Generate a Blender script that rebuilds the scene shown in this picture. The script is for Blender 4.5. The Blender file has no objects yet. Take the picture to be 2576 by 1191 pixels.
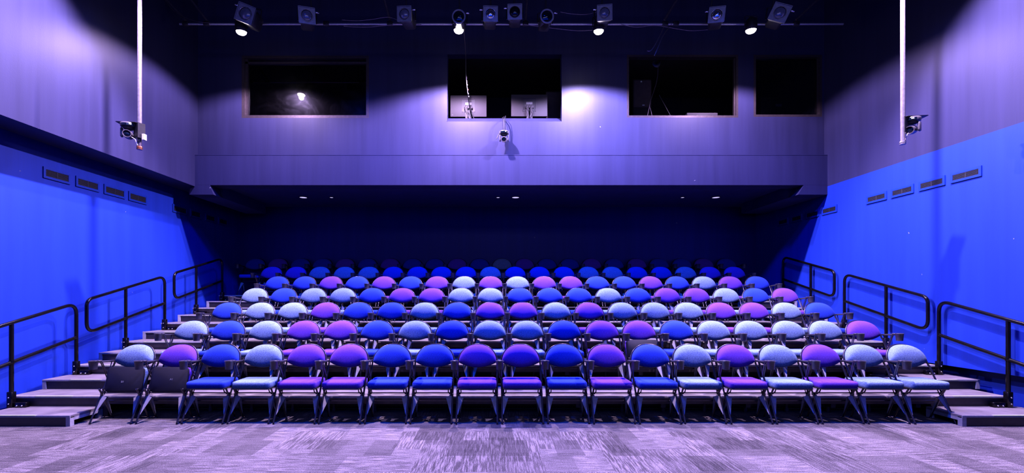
import bpy, math, random
from mathutils import Vector, Matrix

random.seed(7)
SC = bpy.context.scene
COL = SC.collection
PI = math.pi

# ---------------------------------------------------------------- camera facts
F = 1145.0            # focal length in pixels of the 2576 px wide frame
X0, Y0 = 1241.0, 747.0  # where the level, straight-ahead direction falls in the frame
EYE = 1.54            # height of the lens above the carpet


def PX(x, y, d):
    """photo measurement (pixel x, y) at distance d -> metres in the room"""
    return ((x - X0) * d / F, d, EYE + (Y0 - y) * d / F)


# ---------------------------------------------------------------- materials
def nodes_of(name):
    m = bpy.data.materials.new(name)
    m.use_nodes = True
    nt = m.node_tree
    b = nt.nodes['Principled BSDF']
    return m, nt, b


def mat(name, col, rough=0.5, metal=0.0, noise=None, bump=0.0, bscale=200.0, spec=0.5, sheen=0.0):
    m, nt, b = nodes_of(name)
    b.inputs['Base Color'].default_value = (*col, 1)
    b.inputs['Roughness'].default_value = rough
    b.inputs['Metallic'].default_value = metal
    b.inputs['Specular IOR Level'].default_value = spec
    if sheen:
        b.inputs['Sheen Weight'].default_value = sheen
        b.inputs['Sheen Roughness'].default_value = 0.5
    tc = nt.nodes.new('ShaderNodeTexCoord')
    if noise:
        scale, amount = noise
        n = nt.nodes.new('ShaderNodeTexNoise')
        n.inputs['Scale'].default_value = scale
        n.inputs['Detail'].default_value = 5
        nt.links.new(tc.outputs['Object'], n.inputs['Vector'])
        r = nt.nodes.new('ShaderNodeValToRGB')
        r.color_ramp.elements[0].position = 0.3
        r.color_ramp.elements[1].position = 0.7
        r.color_ramp.elements[0].color = (*[c * (1 - amount) for c in col], 1)
        r.color_ramp.elements[1].color = (*[min(1, c * (1 + amount)) for c in col], 1)
        nt.links.new(n.outputs['Fac'], r.inputs['Fac'])
        nt.links.new(r.outputs['Color'], b.inputs['Base Color'])
    if bump:
        n2 = nt.nodes.new('ShaderNodeTexNoise')
        n2.inputs['Scale'].default_value = bscale
        n2.inputs['Detail'].default_value = 3
        nt.links.new(tc.outputs['Object'], n2.inputs['Vector'])
        bp = nt.nodes.new('ShaderNodeBump')
        bp.inputs['Strength'].default_value = bump
        bp.inputs['Distance'].default_value = 0.004
        nt.links.new(n2.outputs['Fac'], bp.inputs['Height'])
        nt.links.new(bp.outputs['Normal'], b.inputs['Normal'])
    return m


def emis(name, col, strength):
    m, nt, b = nodes_of(name)
    b.inputs['Base Color'].default_value = (0.8, 0.8, 0.8, 1)
    b.inputs['Emission Color'].default_value = (*col, 1)
    b.inputs['Emission Strength'].default_value = strength
    return m


def wall_paint(name, col, streak=0.12, rough=0.45):
    """roller-painted plaster: faint vertical roller marks, small scuffs"""
    m, nt, b = nodes_of(name)
    b.inputs['Roughness'].default_value = rough
    b.inputs['Specular IOR Level'].default_value = 0.35
    tc = nt.nodes.new('ShaderNodeTexCoord')
    mp = nt.nodes.new('ShaderNodeMapping')
    mp.inputs['Scale'].default_value = (3.5, 3.5, 0.18)
    nt.links.new(tc.outputs['Object'], mp.inputs['Vector'])
    n = nt.nodes.new('ShaderNodeTexNoise')
    n.inputs['Scale'].default_value = 1.6
    n.inputs['Detail'].default_value = 6
    n.inputs['Roughness'].default_value = 0.65
    nt.links.new(mp.outputs['Vector'], n.inputs['Vector'])
    r = nt.nodes.new('ShaderNodeValToRGB')
    r.color_ramp.elements[0].position = 0.32
    r.color_ramp.elements[1].position = 0.68
    r.color_ramp.elements[0].color = (*[c * (1 - streak) for c in col], 1)
    r.color_ramp.elements[1].color = (*[min(1, c * (1 + streak)) for c in col], 1)
    nt.links.new(n.outputs['Fac'], r.inputs['Fac'])
    # sparse paint chips
    n3 = nt.nodes.new('ShaderNodeTexNoise')
    n3.inputs['Scale'].default_value = 9
    n3.inputs['Detail'].default_value = 8
    nt.links.new(tc.outputs['Object'], n3.inputs['Vector'])
    r3 = nt.nodes.new('ShaderNodeValToRGB')
    r3.color_ramp.elements[0].position = 0.765
    r3.color_ramp.elements[1].position = 0.78
    nt.links.new(n3.outputs['Fac'], r3.inputs['Fac'])
    mx = nt.nodes.new('ShaderNodeMix')
    mx.data_type = 'RGBA'
    nt.links.new(r3.outputs['Color'], mx.inputs['Factor'])
    nt.links.new(r.outputs['Color'], mx.inputs['A'])
    mx.inputs['B'].default_value = (0.45, 0.45, 0.5, 1)
    nt.links.new(mx.outputs['Result'], b.inputs['Base Color'])
    n2 = nt.nodes.new('ShaderNodeTexNoise')
    n2.inputs['Scale'].default_value = 60
    n2.inputs['Detail'].default_value = 4
    nt.links.new(tc.outputs['Object'], n2.inputs['Vector'])
    bp = nt.nodes.new('ShaderNodeBump')
    bp.inputs['Strength'].default_value = 0.18
    bp.inputs['Distance'].default_value = 0.003
    nt.links.new(n2.outputs['Fac'], bp.inputs['Height'])
    nt.links.new(bp.outputs['Normal'], b.inputs['Normal'])
    return m


def carpet_material():
    """grey plank carpet tiles, each with its own direction and density of woven lines"""
    m, nt, b = nodes_of('carpet_tiles')
    L = nt.links.new
    N = nt.nodes.new
    b.inputs['Roughness'].default_value = 0.95
    b.inputs['Specular IOR Level'].default_value = 0.1
    tc = N('ShaderNodeTexCoord')

    def layer(tw, th, ox, oy, seed):
        mp = N('ShaderNodeMapping')
        mp.inputs['Location'].default_value = (ox, oy, 0)
        L(tc.outputs['Object'], mp.inputs['Vector'])
        br = N('ShaderNodeTexBrick')
        br.inputs['Scale'].default_value = 1.0
        br.inputs['Brick Width'].default_value = tw
        br.inputs['Row Height'].default_value = th
        br.inputs['Mortar Size'].default_value = 0.0
        br.inputs['Bias'].default_value = 0.0
        br.inputs['Color1'].default_value = (0, 0, 0, 1)
        br.inputs['Color2'].default_value = (1, 1, 1, 1)
        L(mp.outputs['Vector'], br.inputs['Vector'])
        return br.outputs['Color']

    tile = layer(0.6, 0.6, 0.13, 0.21, 0)
    sub = layer(0.42, 0.24, 0.3, 0.07, 1)
    sub2 = layer(0.27, 0.48, 0.05, 0.4, 2)

    def lines(sx, sy, sc=1.0):
        mp = N('ShaderNodeMapping')
        mp.inputs['Scale'].default_value = (sx, sy, 1)
        L(tc.outputs['Object'], mp.inputs['Vector'])
        n = N('ShaderNodeTexNoise')
        n.inputs['Scale'].default_value = sc
        n.inputs['Detail'].default_value = 6
        n.inputs['Roughness'].default_value = 0.7
        L(mp.outputs['Vector'], n.inputs['Vector'])
        r = N('ShaderNodeValToRGB')
        r.color_ramp.elements[0].position = 0.46
        r.color_ramp.elements[1].position = 0.58
        L(n.outputs['Fac'], r.inputs['Fac'])
        return r.outputs['Color']
    la = lines(62, 4.0)
    lb = lines(4.0, 62)

    def mix(fac, a, c, mode='MIX'):
        x = N('ShaderNodeMix')
        x.data_type = 'RGBA'
        x.blend_type = mode
        if isinstance(fac, float):
            x.inputs['Factor'].default_value = fac
        else:
            L(fac, x.inputs['Factor'])
        for v, s in ((a, 'A'), (c, 'B')):
            if isinstance(v, tuple):
                x.inputs[s].default_value = v
            else:
                L(v, x.inputs[s])
        return x.outputs['Result']

    def step(v, t, w=0.02):
        r = N('ShaderNodeValToRGB')
        r.color_ramp.elements[0].position = t - w
        r.color_ramp.elements[1].position = t + w
        L(v, r.inputs['Fac'])
        return r.outputs['Color']
    weave = mix(step(tile, 0.5), la, lb)                 # line direction per tile
    dens = mix(0.5, sub, sub2)                           # patchwork of light and dark
    base = mix(dens, (0.040, 0.036, 0.038, 1), (0.20, 0.178, 0.178, 1))
    light = mix(weave, base, (0.60, 0.53, 0.52, 1))
    amount = mix(step(sub2, 0.55, 0.2), (0.22, 0.22, 0.22, 1), (0.75, 0.75, 0.75, 1))
    c = mix(amount, base, light)
    c = mix(0.22, c, mix(tile, (0.07, 0.065, 0.068, 1), (0.34, 0.31, 0.30, 1)))
    fine = N('ShaderNodeTexNoise')
    fine.inputs['Scale'].default_value = 130
    fine.inputs['Detail'].default_value = 2
    L(tc.outputs['Object'], fine.inputs['Vector'])
    fr = N('ShaderNodeValToRGB')
    fr.color_ramp.elements[0].position = 0.35
    fr.color_ramp.elements[0].color = (0.5, 0.5, 0.5, 1)
    fr.color_ramp.elements[1].position = 0.65
    fr.color_ramp.elements[1].color = (1.45, 1.45, 1.45, 1)
    L(fine.outputs['Fac'], fr.inputs['Fac'])
    c = mix(1.0, c, fr.outputs['Color'], 'MULTIPLY')
    L(c, b.inputs['Base Color'])
    bp = N('ShaderNodeBump')
    bp.inputs['Strength'].default_value = 0.6
    bp.inputs['Distance'].default_value = 0.004
    L(fine.outputs['Fac'], bp.inputs['Height'])
    L(bp.outputs['Normal'], b.inputs['Normal'])
    return m


def glass_material(name, dirt):
    """dark booth glazing: clear but reflective; optional finger smears"""
    m = bpy.data.materials.new(name)
    m.use_nodes = True
    nt = m.node_tree
    nt.nodes.clear()
    N, L = nt.nodes.new, nt.links.new
    out = N('ShaderNodeOutputMaterial')
    tr = N('ShaderNodeBsdfTransparent')
    tr.inputs['Color'].default_value = (0.55, 0.56, 0.6, 1)
    gl = N('ShaderNodeBsdfGlossy')
    gl.inputs['Roughness'].default_value = 0.0
    fr = N('ShaderNodeFresnel')
    fr.inputs['IOR'].default_value = 1.5
    mx = N('ShaderNodeMixShader')
    L(fr.outputs['Fac'], mx.inputs['Fac'])
    L(tr.outputs['BSDF'], mx.inputs[1])
    L(gl.outputs['BSDF'], mx.inputs[2])
    last = mx.outputs['Shader']
    if dirt:
        tc = N('ShaderNodeTexCoord')
        n = N('ShaderNodeTexNoise')
        n.inputs['Scale'].default_value = 2.2
        n.inputs['Detail'].default_value = 9
        n.inputs['Roughness'].default_value = 0.72
        n.inputs['Distortion'].default_value = 1.4
        L(tc.outputs['Object'], n.inputs['Vector'])
        r = N('ShaderNodeValToRGB')
        r.color_ramp.elements[0].position = 0.45
        r.color_ramp.elements[0].color = (0.003, 0.003, 0.003, 1)
        r.color_ramp.elements[1].position = 0.75
        r.color_ramp.elements[1].color = (0.012, 0.012, 0.012, 1)
        L(n.outputs['Fac'], r.inputs['Fac'])
        haze = N('ShaderNodeBsdfGlossy')
        haze.inputs['Roughness'].default_value = 0.28
        haze.inputs['Color'].default_value = (0.8, 0.8, 0.9, 1)
        m2 = N('ShaderNodeMixShader')
        L(r.outputs['Color'], m2.inputs['Fac'])
        L(last, m2.inputs[1])
        L(haze.outputs['BSDF'], m2.inputs[2])
        last = m2.outputs['Shader']
    L(last, out.inputs['Surface'])
    return m


M = {}
M['fab_L'] = mat('light_blue_fabric', (0.30, 0.46, 0.97), 0.9, noise=(95, 0.42), bump=0.35, bscale=420, spec=0.2, sheen=0.1)
M['fab_P'] = mat('purple_fabric', (0.235, 0.080, 0.92), 0.9, noise=(95, 0.2), bump=0.35, bscale=420, spec=0.2, sheen=0.05)
M['fab_B'] = mat('royal_blue_fabric', (0.030, 0.085, 0.85), 0.9, noise=(95, 0.18), bump=0.35, bscale=420, spec=0.2, sheen=0.05)
M['tube'] = mat('black_tube', (0.075, 0.07, 0.085), 0.25, 0.8, noise=(18, 0.25))
M['plate'] = mat('satin_steel_plate', (0.50, 0.49, 0.52), 0.42, 0.1, noise=(25, 0.15))
M['pan'] = mat('black_seat_pan', (0.009, 0.009, 0.016), 0.6, noise=(40, 0.2), bump=0.1, bscale=300)
M['plastic'] = mat('charcoal_plastic', (0.07, 0.065, 0.09), 0.42, noise=(60, 0.15))
M['white_print'] = mat('white_print', (0.55, 0.55, 0.6), 0.6, noise=(60, 0.1))
M['bolt'] = mat('zinc_bolt', (0.75, 0.75, 0.78), 0.25, 0.9, noise=(90, 0.1))
M['rail'] = mat('black_gloss_rail', (0.004, 0.0035, 0.005), 0.16, 0.0, noise=(14, 0.3), spec=0.3)
M['deck'] = mat('grey_vinyl_deck', (0.29, 0.26, 0.265), 0.6, noise=(5, 0.22), bump=0.1, bscale=120)
M['alu'] = mat('aluminium_edge', (0.68, 0.66, 0.69), 0.4, 0.1, noise=(30, 0.12))
M['riser'] = mat('black_riser_board', (0.030, 0.028, 0.036), 0.55, noise=(12, 0.3))
M['fascia'] = mat('brown_steel_fascia', (0.055, 0.045, 0.05), 0.5, 0.3, noise=(9, 0.3))
M['glow'] = mat('pale_green_tread_marker', (0.86, 0.92, 0.62), 0.5, noise=(40, 0.08))
M['grey_wall'] = wall_paint('grey_plaster_paint', (0.037, 0.038, 0.112), 0.14)
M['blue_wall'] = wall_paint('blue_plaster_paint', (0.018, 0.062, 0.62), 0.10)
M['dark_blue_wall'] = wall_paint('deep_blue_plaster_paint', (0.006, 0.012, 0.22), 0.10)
M['black_paint'] = mat('black_ceiling_paint', (0.010, 0.010, 0.014), 0.8, noise=(3, 0.3))
M['navy'] = mat('navy_ceiling_paint', (0.008, 0.009, 0.07), 0.7, noise=(3, 0.3))
M['carpet'] = carpet_material()
M['booth'] = mat('booth_lining', (0.012, 0.011, 0.014), 0.8, noise=(3, 0.3))
M['bronze'] = mat('bronze_window_frame', (0.10, 0.078, 0.085), 0.38, 0.5, noise=(22, 0.15))
M['glass'] = glass_material('booth_glass', False)
M['glass_dirty'] = glass_material('smeared_booth_glass', True)
M['monitor'] = mat('silver_monitor_shell', (0.062, 0.056, 0.066), 0.7, 0.0, noise=(70, 0.08))
M['dark_grey'] = mat('dark_grey_plastic', (0.055, 0.053, 0.062), 0.65, noise=(40, 0.15))
M['cream'] = mat('pale_label', (0.85, 0.84, 0.85), 0.5, noise=(50, 0.06))
M['brown_box'] = mat('brown_cabinet', (0.045, 0.03, 0.028), 0.6, noise=(12, 0.2))
M['pipe'] = mat('painted_pipe', (0.27, 0.25, 0.28), 0.38, 0.3, noise=(30, 0.2))
M['dim_pipe'] = mat('dark_steel_pipe', (0.16, 0.13, 0.16), 0.35, 0.5, noise=(30, 0.2))
M['lampbody'] = mat('black_lamp_housing', (0.018, 0.018, 0.022), 0.5, 0.2, noise=(30, 0.3))
M['gelframe'] = mat('grey_colour_frame', (0.50, 0.49, 0.58), 0.4, 0.1, noise=(30, 0.15))
M['silver'] = mat('silver_lamp_barrel', (0.62, 0.60, 0.66), 0.2, 0.9, noise=(30, 0.1))
M['lens'] = mat('frosted_lens', (0.30, 0.30, 0.42), 0.2, 0.1, noise=(14, 0.25), spec=1.0)
M['lens_dark'] = mat('coated_lens', (0.008, 0.02, 0.05), 0.04, 0.5, noise=(8, 0.4), spec=1.0)
M['facet'] = mat('crumpled_reflector', (0.72, 0.72, 0.85), 0.12, 0.95, noise=(9, 0.3), bump=1.0, bscale=22)
M['camshell'] = mat('grey_camera_shell', (0.17, 0.155, 0.17), 0.35, 0.15, noise=(40, 0.08))
M['copper'] = mat('copper_end_cap', (0.45, 0.16, 0.08), 0.35, 0.6, noise=(30, 0.15))
M['red'] = mat('red_tape', (0.6, 0.03, 0.05), 0.5, noise=(30, 0.1))
M['blue_vent'] = mat('blue_vent_frame', (0.014, 0.06, 0.56), 0.32, noise=(30, 0.1), spec=0.7)
M['vent_dark'] = mat('vent_dark_core', (0.006, 0.006, 0.012), 0.7, noise=(30, 0.2))
M['vent_slat'] = mat('grey_vent_slat', (0.10, 0.10, 0.13), 0.35, 0.4, noise=(30, 0.2))
M['lamp'] = emis('stage_lamp_glow', (1.0, 0.86, 1.0), 30.0)
M['fitting_glow'] = emis('ceiling_fitting_glow', (0.62, 0.55, 1.0), 1.1)
M['led'] = emis('camera_led', (1.0, 0.95, 1.0), 2.0)
M['screen_label'] = mat('bright_port_label', (0.35, 0.35, 0.38), 0.6, noise=(50, 0.06))
M['logo_dark'] = mat('dark_printed_motif', (0.004, 0.004, 0.01), 0.8, noise=(50, 0.1))


# ---------------------------------------------------------------- mesh builder
class MB:
    def __init__(self):
        self.v, self.f, self.sm = [], [], []

    def add(self, vs, fs, smooth=False, T=None):
        o = len(self.v)
        for p in vs:
            p = Vector(p)
            if T is not None:
                p = T @ p
            self.v.append(tuple(p))
        for f in fs:
            self.f.append([i + o for i in f])
            self.sm.append(smooth)
        return self

    def box(self, x0, x1, y0, y1, z0, z1, T=None):
        vs = [(x0, y0, z0), (x1, y0, z0), (x1, y1, z0), (x0, y1, z0),
              (x0, y0, z1), (x1, y0, z1), (x1, y1, z1), (x0, y1, z1)]
        fs = [(0, 3, 2, 1), (4, 5, 6, 7), (0, 1, 5, 4), (1, 2, 6, 5), (2, 3, 7, 6), (3, 0, 4, 7)]
        return self.add(vs, fs, False, T)

    def rbox(self, x0, x1, y0, y1, z0, z1, r, T=None, n=3, axis='y'):
        """box whose outline (seen along the axis) has rounded corners and a small edge chamfer"""
        def outline(a0, a1, b0, b1, rr):
            pts = []
            for cx, cy, st in ((a1 - rr, b1 - rr, 0), (a0 + rr, b1 - rr, 1), (a0 + rr, b0 + rr, 2), (a1 - rr, b0 + rr, 3)):
                for k in range(n + 1):
                    a = (st + k / n) * PI / 2
                    pts.append((cx + rr * math.cos(a), cy + rr * math.sin(a)))
            return pts
        if axis == 'y':
            A = (x0, x1, z0, z1, y0, y1)
            mk = lambda p, h: (p[0], h, p[1])
        elif axis == 'z':
            A = (x0, x1, y0, y1, z0, z1)
            mk = lambda p, h: (p[0], p[1], h)
        else:
            A = (y0, y1, z0, z1, x0, x1)
            mk = lambda p, h: (h, p[0], p[1])
        a0, a1, b0, b1, h0, h1 = A
        c = min(r * 0.35, (h1 - h0) * 0.3)
        rings = []
        for ins, h in ((c, h0), (0, h0 + c), (0, h1 - c), (c, h1)):
            rings.append([mk(p, h) for p in outline(a0 + ins, a1 - ins, b0 + ins, b1 - ins, max(r - ins, 1e-4))])
        m = len(rings[0])
        vs = [p for rg in rings for p in rg]
        fs = []
        for k in range(3):
            for i in range(m):
                j = (i + 1) % m
                fs.append((k * m + i, k * m + j, (k + 1) * m + j, (k + 1) * m + i))
        fs.append(tuple(range(m - 1, -1, -1)))
        fs.append(tuple(range(3 * m, 4 * m)))
        return self.add(vs, fs, False, T)

    def tube(self, pts, r, seg=8, closed=False, T=None, sy=1.0):
        pts = [Vector(p) for p in pts]
        n = len(pts)
        tang = []
        for i in range(n):
            if closed:
                t = pts[(i + 1) % n] - pts[i - 1]
            else:
                t = pts[min(i + 1, n - 1)] - pts[max(i - 1, 0)]
            tang.append(t.normalized())
        up = Vector((1, 0, 0)) if abs(tang[0].x) < 0.9 else Vector((0, 0, 1))
        u = (up - tang[0] * up.dot(tang[0])).normalized()
        vs, fs = [], []
        for i in range(n):
            t = tang[i]
            u = (u - t * u.dot(t))
            if u.length < 1e-6:
                u = t.orthogonal()
            u.normalize()
            w = t.cross(u)
            rr = r[i] if isinstance(r, (list, tuple)) else r
            for k in range(seg):
                a = 2 * PI * k / seg
                vs.append(pts[i] + u * (rr * math.cos(a)) + w * (rr * sy * math.sin(a)))
        m = n if closed else n - 1
        for i in range(m):
            j = (i + 1) % n
            for k in range(seg):
                l = (k + 1) % seg
                fs.append((i * seg + k, i * seg + l, j * seg + l, j * seg + k))
        if not closed:
            fs.append(tuple(range(seg - 1, -1, -1)))
            fs.append(tuple(range((n - 1) * seg, n * seg)))
        return self.add(vs, fs, True, T)

    def lathe(self, prof, seg=24, T=None, cap0=True, cap1=True):
        """profile of (radius, height) turned about the local z axis"""
        vs, fs = [], []
        for r, z in prof:
            for k in range(seg):
                a = 2 * PI * k / seg
                vs.append((r * math.cos(a), r * math.sin(a), z))
        for i in range(len(prof) - 1):
            for k in range(seg):
                l = (k + 1) % seg
                fs.append((i * seg + k, i * seg + l, (i + 1) * seg + l, (i + 1) * seg + k))
        if cap0:
            fs.append(tuple(range(seg - 1, -1, -1)))
        if cap1:
            fs.append(tuple(range((len(prof) - 1) * seg, len(prof) * seg)))
        return self.add(vs, fs, True, T)

    def prism(self, poly, h0, h1, mk, T=None):
        """polygon (a, b) pushed along a third direction; mk(a, b, h) -> point"""
        n = len(poly)
        vs = [mk(a, b, h0) for a, b in poly] + [mk(a, b, h1) for a, b in poly]
        fs = [tuple(range(n - 1, -1, -1)), tuple(range(n, 2 * n))]
        for i in range(n):
            j = (i + 1) % n
            fs.append((i, j, n + j, n + i))
        return self.add(vs, fs, False, T)

    def mesh(self, name, material):
        me = bpy.data.meshes.new(name)
        me.from_pydata(self.v, [], self.f)
        me.polygons.foreach_set('use_smooth', self.sm)
        me.materials.append(material)
        me.update()
        import bmesh
        bm = bmesh.new()
        bm.from_mesh(me)
        bmesh.ops.recalc_face_normals(bm, faces=bm.faces)
        bm.to_mesh(me)
        bm.free()
        try:
            me.set_sharp_from_angle(angle=math.radians(50))
        except Exception:
            pass
        return me

    def build(self, name, material, parent=None):
        o = bpy.data.objects.new(name, self.mesh(name, material))
        COL.objects.link(o)
        if parent is not None:
            o.parent = parent
        return o


def obj_from(me, name, parent=None):
    o = bpy.data.objects.new(name, me)
    COL.objects.link(o)
    if parent is not None:
        o.parent = parent
    return o


def empty(name, loc, rz=0.0):
    o = bpy.data.objects.new(name, None)
    COL.objects.link(o)
    o.location = loc
    o.rotation_euler = (0, 0, rz)
    o.empty_display_size = 0.1
    return o


def tag(o, label=None, cat=None, group=None, kind=None):
    if label: o['label'] = label
    if cat: o['category'] = cat
    if group: o['group'] = group
    if kind: o['kind'] = kind
    return o


def kids(o):
    return [c for c in CHILD.get(o.name, [])]


CHILD = {}


def index_children():
    CHILD.clear()
    for o in bpy.data.objects:
        if o.parent is not None:
            CHILD.setdefault(o.parent.name, []).append(o)


def copy_tree(o, parent=None):
    c = o.copy()
    COL.objects.link(c)
    if parent is not None:
        c.parent = parent
    for ch in kids(o):
        copy_tree(ch, c)
    return c


def Rx(a): return Matrix.Rotation(a, 4, 'X')
def Ry(a): return Matrix.Rotation(a, 4, 'Y')
def Rz(a): return Matrix.Rotation(a, 4, 'Z')
def Tr(x, y, z): return Matrix.Translation((x, y, z))


def text_mesh(s, size, name, material, parent, M4, depth=0.001):
    cu = bpy.data.curves.new(name, 'FONT')
    cu.body = s
    cu.size = size
    cu.extrude = depth
    cu.align_x = 'CENTER'
    cu.align_y = 'CENTER'
    tmp = bpy.data.objects.new(name + '_tmp', cu)
    COL.objects.link(tmp)
    bpy.context.view_layer.update()
    dg = bpy.context.evaluated_depsgraph_get()
    me = bpy.data.meshes.new_from_object(tmp.evaluated_get(dg))
    bpy.data.objects.remove(tmp)
    bpy.data.curves.remove(cu)
    me.transform(M4)
    me.materials.clear()
    me.materials.append(material)
    return obj_from(me, name, parent)


# ================================================================= ROOM SHELL
XL_LOW, XL_UP = -6.40, -5.92      # lower wall, and the thicker upper wall above the ledge
XR = 6.63
Z_LEDGE = 3.73
Y_BEAM, Y_UP, Y_BACK = 9.03, 9.12, 11.50
Z_CEIL = 8.9
Y_FRONT = -5.0
BOOTH_BACK = 11.9

MB().box(-7.4, 7.6, Y_FRONT, 13, -0.12, 0).build('floor', M['carpet'])['kind'] = 'structure'

b = MB()
b.box(XL_LOW - 0.25, XL_LOW, Y_FRONT, 12.2, 0, Z_LEDGE)
b.build('wall_left_lower', M['blue_wall'])['kind'] = 'structure'
b = MB()
b.box(XL_LOW - 0.25, XL_UP, Y_FRONT, 12.2, Z_LEDGE, Z_CEIL)
b.build('wall_left_upper', M['grey_wall'])['kind'] = 'structure'
b = MB()
b.box(XR, XR + 0.45, Y_FRONT, 12.2, 0.535, Z_LEDGE)
b.box(XR + 0.22, XR + 0.45, Y_FRONT, 12.2, 0, 0.535)
b.build('wall_right_lower', M['blue_wall'])['kind'] = 'structure'
b = MB()
b.box(XR, XR + 0.45, Y_FRONT, 12.2, Z_LEDGE, Z_CEIL)
b.build('wall_right_upper', M['grey_wall'])['kind'] = 'structure'

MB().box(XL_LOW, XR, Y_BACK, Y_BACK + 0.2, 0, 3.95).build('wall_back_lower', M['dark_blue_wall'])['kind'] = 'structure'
MB().box(XL_LOW, XR, Y_BEAM + 0.3, Y_BACK, 3.81, 3.95).build('ceiling_alcove', M['navy'])['kind'] = 'structure'
MB().box(-7.4, 7.6, Y_FRONT - 0.2, Y_FRONT, 0, Z_CEIL).build('wall_front', M['black_paint'])['kind'] = 'structure'
MB().box(-7.4, 7.6, Y_FRONT, 12.2, Z_CEIL, Z_CEIL + 0.15).build('ceiling', M['black_paint'])['kind'] = 'structure'

# downstand beam with a lower end block on each side, then long side soffits running to the back
zb0, zb1 = 3.756, 4.348
b = MB()
b.box(XL_UP, XR, Y_BEAM, Y_BEAM + 0.32, zb0, zb1)
xa = PX(476, 490, Y_BEAM)[0]; xb = PX(537, 490, Y_BEAM)[0]; xc = PX(528, 466, Y_BEAM)[0]
b.prism([(xa, 3.567), (xb, 3.567), (xc, zb0 + .002), (xa + .02, zb0 + .002)], Y_BEAM, Y_BEAM + .32, lambda a, c, h: (a, h, c))
xd = PX(2008, 490, Y_BEAM)[0]
xe = PX(2022, 466, Y_BEAM)[0]
b.prism([(xd, 3.567), (XR, 3.567), (XR, zb0 + .002), (xe, zb0 + .002)], Y_BEAM, Y_BEAM + .32, lambda a, c, h: (a, h, c))
b.build('wall_beam', M['grey_wall'])['kind'] = 'structure'
b = MB()
b.box(xa, xb, Y_BEAM + .32, 11.1, 3.567, 3.81)
b.box(xd, XR, Y_BEAM + .32, 11.1, 3.567, 3.81)
b.build('ceiling_side_soffit', M['navy'])['kind'] = 'structure'

# upper wall with four openings
WIN = [(608, 928, 140, 297), (1124, 1413, 137, 306), (1577, 1857, 138, 296), (1896, 2068, 138, 294)]
wx = []
for x0, x1, y0, y1 in WIN:
    a = PX(x0, y1, Y_UP); c = PX(x1, y0, Y_UP)
    wx.append((a[0], c[0], a[2], c[2]))
b = MB()
WD = 0.17
xs = [XL_UP] + [v for w in wx for v in (w[0], w[1])] + [XR]
for i in range(0, len(xs), 2):
    b.box(xs[i], xs[i + 1], Y_UP, Y_UP + WD, zb1 - .05, Z_CEIL)
for (x0, x1, z0, z1) in wx:
    b.box(x0, x1, Y_UP, Y_UP + WD, zb1 - .05, z0)
    b.box(x0, x1, Y_UP, Y_UP + WD, z1, Z_CEIL)
b.build('wall_back_upper', M['grey_wall'])['kind'] = 'structure'
# thin plaster bead along the top of the beam and down the corners
b = MB()
b.box(XL_UP, XR, Y_BEAM - .004, Y_UP, zb1, zb1 + .012)
b.build('trim_1', M['grey_wall'])['kind'] = 'structure'

# booth room behind the windows
for nm, bx_ in (('floor_booth', (XL_UP, XR, Y_UP + WD, BOOTH_BACK, 4.2, 4.3)), ('ceiling_booth', (XL_UP, XR, Y_UP + WD, BOOTH_BACK, 6.75, 6.85)),
                ('wall_booth_back', (XL_UP, XR, BOOTH_BACK, BOOTH_BACK + .1, 4.2, 6.85)),
                ('wall_booth_divider_left', (-1.9, -1.8, Y_UP + WD, BOOTH_BACK, 4.3, 6.75)),
                ('wall_booth_divider_right', (2.15, 2.25, Y_UP + WD, BOOTH_BACK, 4.3, 6.75))):
    MB().box(*bx_).build(nm, M['booth'])['kind'] = 'structure'


# ---- glazed windows
def window(n, w, frame, glassmat=None, inner_left=False):
    x0, x1, z0, z1 = w
    root = empty('window_%d' % n, (0.5 * (x0 + x1), Y_UP, z0))
    root['kind'] = 'structure'
    cx = 0.5 * (x0 + x1)
    hw, h = 0.5 * (x1 - x0), z1 - z0
    f = MB()
    t = frame
    f.box(-hw, -hw + t, 0.0, .12, 0, h)
    f.box(hw - t, hw, 0.0, .12, 0, h)
    f.box(-hw + t, hw - t, 0.0, .12, 0, t)
    f.box(-hw + t, hw - t, 0.0, .12, h - t, h)
    f.box(-hw + t, -hw + t + .015, .05, .10, t, h - t)
    f.box(hw - t - .015, hw - t, .05, .10, t, h - t)
    if inner_left:
        f.box(-hw + t, -hw + t + .05, .035, .11, t, h - t)
        f.box(-hw + t, hw - t, .035, .11, h - t - .09, h - t - .05)
    f.build('window_frame', M['bronze'], root)
    if glassmat:
        MB().box(-hw + t, hw - t, .07, .078, t, h - t).build('pane', glassmat, root)
    return root


window(1, wx[0], .055, M['glass_dirty'], True)
window(3, wx[2], .042)          # this one stands open
window(4, wx[3], .045, M['glass'])
# open booth window: plain reveal with a sloping sill
x0, x1, z0, z1 = wx[1]
root = empty('window_2', (0.5 * (x0 + x1), Y_UP, z0)); root['kind'] = 'structure'
hw = (x1 - x0) / 2
s = MB()
zin = PX(0, 298, Y_UP + WD)[2] - z0
s.prism([(0, 0), (WD, zin), (WD + .02, zin), (WD + .02, -.1), (0.001, -.1)], -hw + .001, hw - .001, lambda a, c, h: (h, a, c))
s.build('window_sill', M['grey_wall'], root)
s = MB()
s.box(-hw, -hw + .012, -.006, WD, 0, z1 - z0)
s.build('window_frame', M['grey_wall'], root)

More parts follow.
